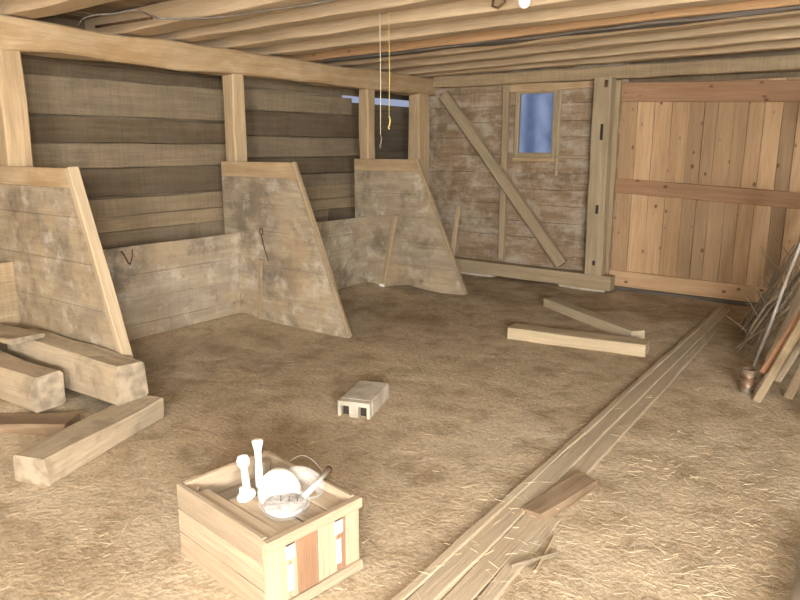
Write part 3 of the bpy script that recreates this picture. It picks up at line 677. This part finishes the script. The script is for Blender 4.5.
# bundle of brush: single branches, each its own
random.seed(21)
for k in range(26):
    y_ = random.uniform(5.45,6.5); x_ = random.uniform(-.98,-.72)-(y_-5.4)*.08
    p0 = V((x_, y_, .02+random.uniform(0,.03))); ln = random.uniform(.6,1.25)
    xe = -.32; dx = min(xe-p0.x, random.uniform(.28,.6)*ln/1.0); p1 = p0+V((dx, random.uniform(-.25,.25), ln*random.uniform(.55,.95)))
    bm = B(); md = [p0.lerp(p1, i/6)+V((random.uniform(-.015,.015), random.uniform(-.02,.02), random.uniform(-.015,.015))) for i in range(7)]
    md = [V((min(p.x,-.315), p.y, p.z)) for p in md]
    tube(bm, md, random.uniform(.006,.015), 6, .004)
    br = thing('branch', p0, 'thin grey branch in the brush heap against the right wall by the pine door', 'branch', 'brush heap of grey branches')
    sm = part('stem', bm, M['twig'], br)
    for q in range(2):
        s0 = md[random.randint(1,4)]; e = s0+V((random.uniform(-.16,.03), random.uniform(-.15,.15), random.uniform(.05,.22)))
        bm = B(); tube(bm, [s0, s0.lerp(e,.5)+V((0,0,.015)), e], .004, 5, .002); part('twig', bm, M['twig'], br)
random.seed(5)

# pipe at the lower right corner
pp = thing('plastic_pipe', (-.12,2.4,0), 'whitish pipe lying at the bottom right corner of the photo', 'pipe')
bm = B(); tube(bm, [(-.125,2.84,.045),(-.10,1.6,.045)], .045, 20); part('pipe_body', bm, M['pipe'], pp)
bm = B(); tube(bm, [(-.123,2.62,.045),(-.1225,2.60,.045)], .0475, 20); part('joint_ring', bm, M['wire'], pp, 'dark joint ring')  # the dark disc below stands for shade inside the pipe
bm = B(); tube(bm, [(-.1255,2.845,.045),(-.125,2.835,.045)], .036, 20); part('end_hole_shade', bm, M['dark'], pp, 'dark disc painted as the shade of the open end')

# ------------------------------------------------------------------ straw litter
def straw(n, fx, name, lb, lo=.012, hi=.06):
    bm = B(); lay = bm.loops.layers.uv.verify(); c = 0
    while c < n:
        x, y = fx()
        if x < -4.7 or x > (-.33 if y > 3.8 else 1.2) or y > 6.9 or y < -2: continue
        if -2.1 < x < -1.45 and 1.3 < y < 1.78: continue
        L_ = random.uniform(lo,hi); a = random.uniform(0,6.283); w_ = random.uniform(.0005,.0011); z = gz(x,y)+.003+random.uniform(0,.008)
        if -1.24 < x+.0264*(y-1) < -.96: z = max(z, .03)
        d = V((math.cos(a),math.sin(a),random.uniform(-.05,.16))); s = V((-math.sin(a),math.cos(a),0))*w_; u = V((0,0,w_))
        p = V((x,y,z)); q = p+d*L_
        vs = [bm.verts.new(v) for v in (p-s,p+s,p+u*1.5,q-s,q+s,q+u*1.5)]
        for f in ((0,3,5,2),(2,5,4,1),(1,4,3,0)): bm.faces.new([vs[i] for i in f])
        c += 1
    o = part(name, bm, M['straw']); props(o, lb, 'straw', kind='stuff')
straw(1300, lambda: (random.gauss(-.45,.42), random.gauss(2.2,.75)), 'straw_litter', 'loose golden straw scattered over the earth at lower right')
straw(1500, lambda: (random.uniform(-4.6,.9), abs(random.gauss(1.2,2.6))), 'straw_litter', 'sparse bits of straw and chaff across the whole earth floor', .01, .05)

# ------------------------------------------------------------------ outside
bm = B(); prism(bm, [(-30,-25),(30,-25),(30,45),(-30,45)], 'z', -.5, -.3, (1,0,0), 0)
struct('ground_outside', bm, M['snow'])
for k, (x, y) in enumerate(((-7.2,14.5),(-6.4,14),(-8.3,17))):
    bt = thing('bare_tree', (x,y,-.3), 'faint bare tree outside, seen through the dusty window', 'tree', 'bare trees outside the window')
    bm = B(); tube(bm, [(x,y,-.3),(x+.05,y,2),(x-.05,y,5),(x,y,7)], .10, 8, .02); part('trunk', bm, M['tree'], bt)
    for q in range(14):
        z = 1.2+q*.38; a = random.uniform(0,6.28); e = V((x+math.cos(a)*.9,y+math.sin(a)*.5,z+.9))
        bm = B(); tube(bm, [(x,y,z),V((x,y,z)).lerp(e,.5)+V((0,0,.1)),e], .022, 5, .005); part('bough', bm, M['tree'], bt)

# ------------------------------------------------------------------ light: dusk sky, the camera's flash, two added fill lights
w = bpy.data.worlds.new('dusk_sky'); S.world = w; w.use_nodes = True
bg = w.node_tree.nodes['Background']; bg.inputs[0].default_value = (.44,.50,.68,1); bg.inputs[1].default_value = .85
def lamp(name, typ, loc, e, col, **k):
    l = bpy.data.lights.new(name, typ); l.energy = e; l.color = col
    for a, v in k.items(): setattr(l, a, v)
    o = bpy.data.objects.new(name, l); COL.objects.link(o); o.location = loc; return o
lamp('camera_flash', 'POINT', (-.05,.02,1.58), 210, (1,.995,.965), shadow_soft_size=.02)
lamp('fill_light', 'POINT', (2.2,-3.4,2.1), 2000, (1,.995,.965), shadow_soft_size=.5)  # added unseen fill light, evens out the flash falloff
lamp('fill_light', 'POINT', (2.8,-1.7,1.4), 1600, (1,.995,.965), shadow_soft_size=.5)  # second added fill, weakens the divider shadows

# ------------------------------------------------------------------ camera
cd = bpy.data.cameras.new('camera'); cam = bpy.data.objects.new('camera', cd); COL.objects.link(cam); S.camera = cam
cd.sensor_width = 36; cd.lens = 688/800*36; cd.clip_start = .02
pitch = math.atan(152/688); yaw = math.atan(522*math.cos(pitch)/688)
cam.location = (0,0,1.5); cam.rotation_euler = (math.pi/2-pitch, 0, yaw)
S.view_settings.view_transform = 'Standard'; S.view_settings.look = 'None'
S.view_settings.gamma = 1; S.view_settings.use_curve_mapping = False; S.view_settings.exposure = -.16
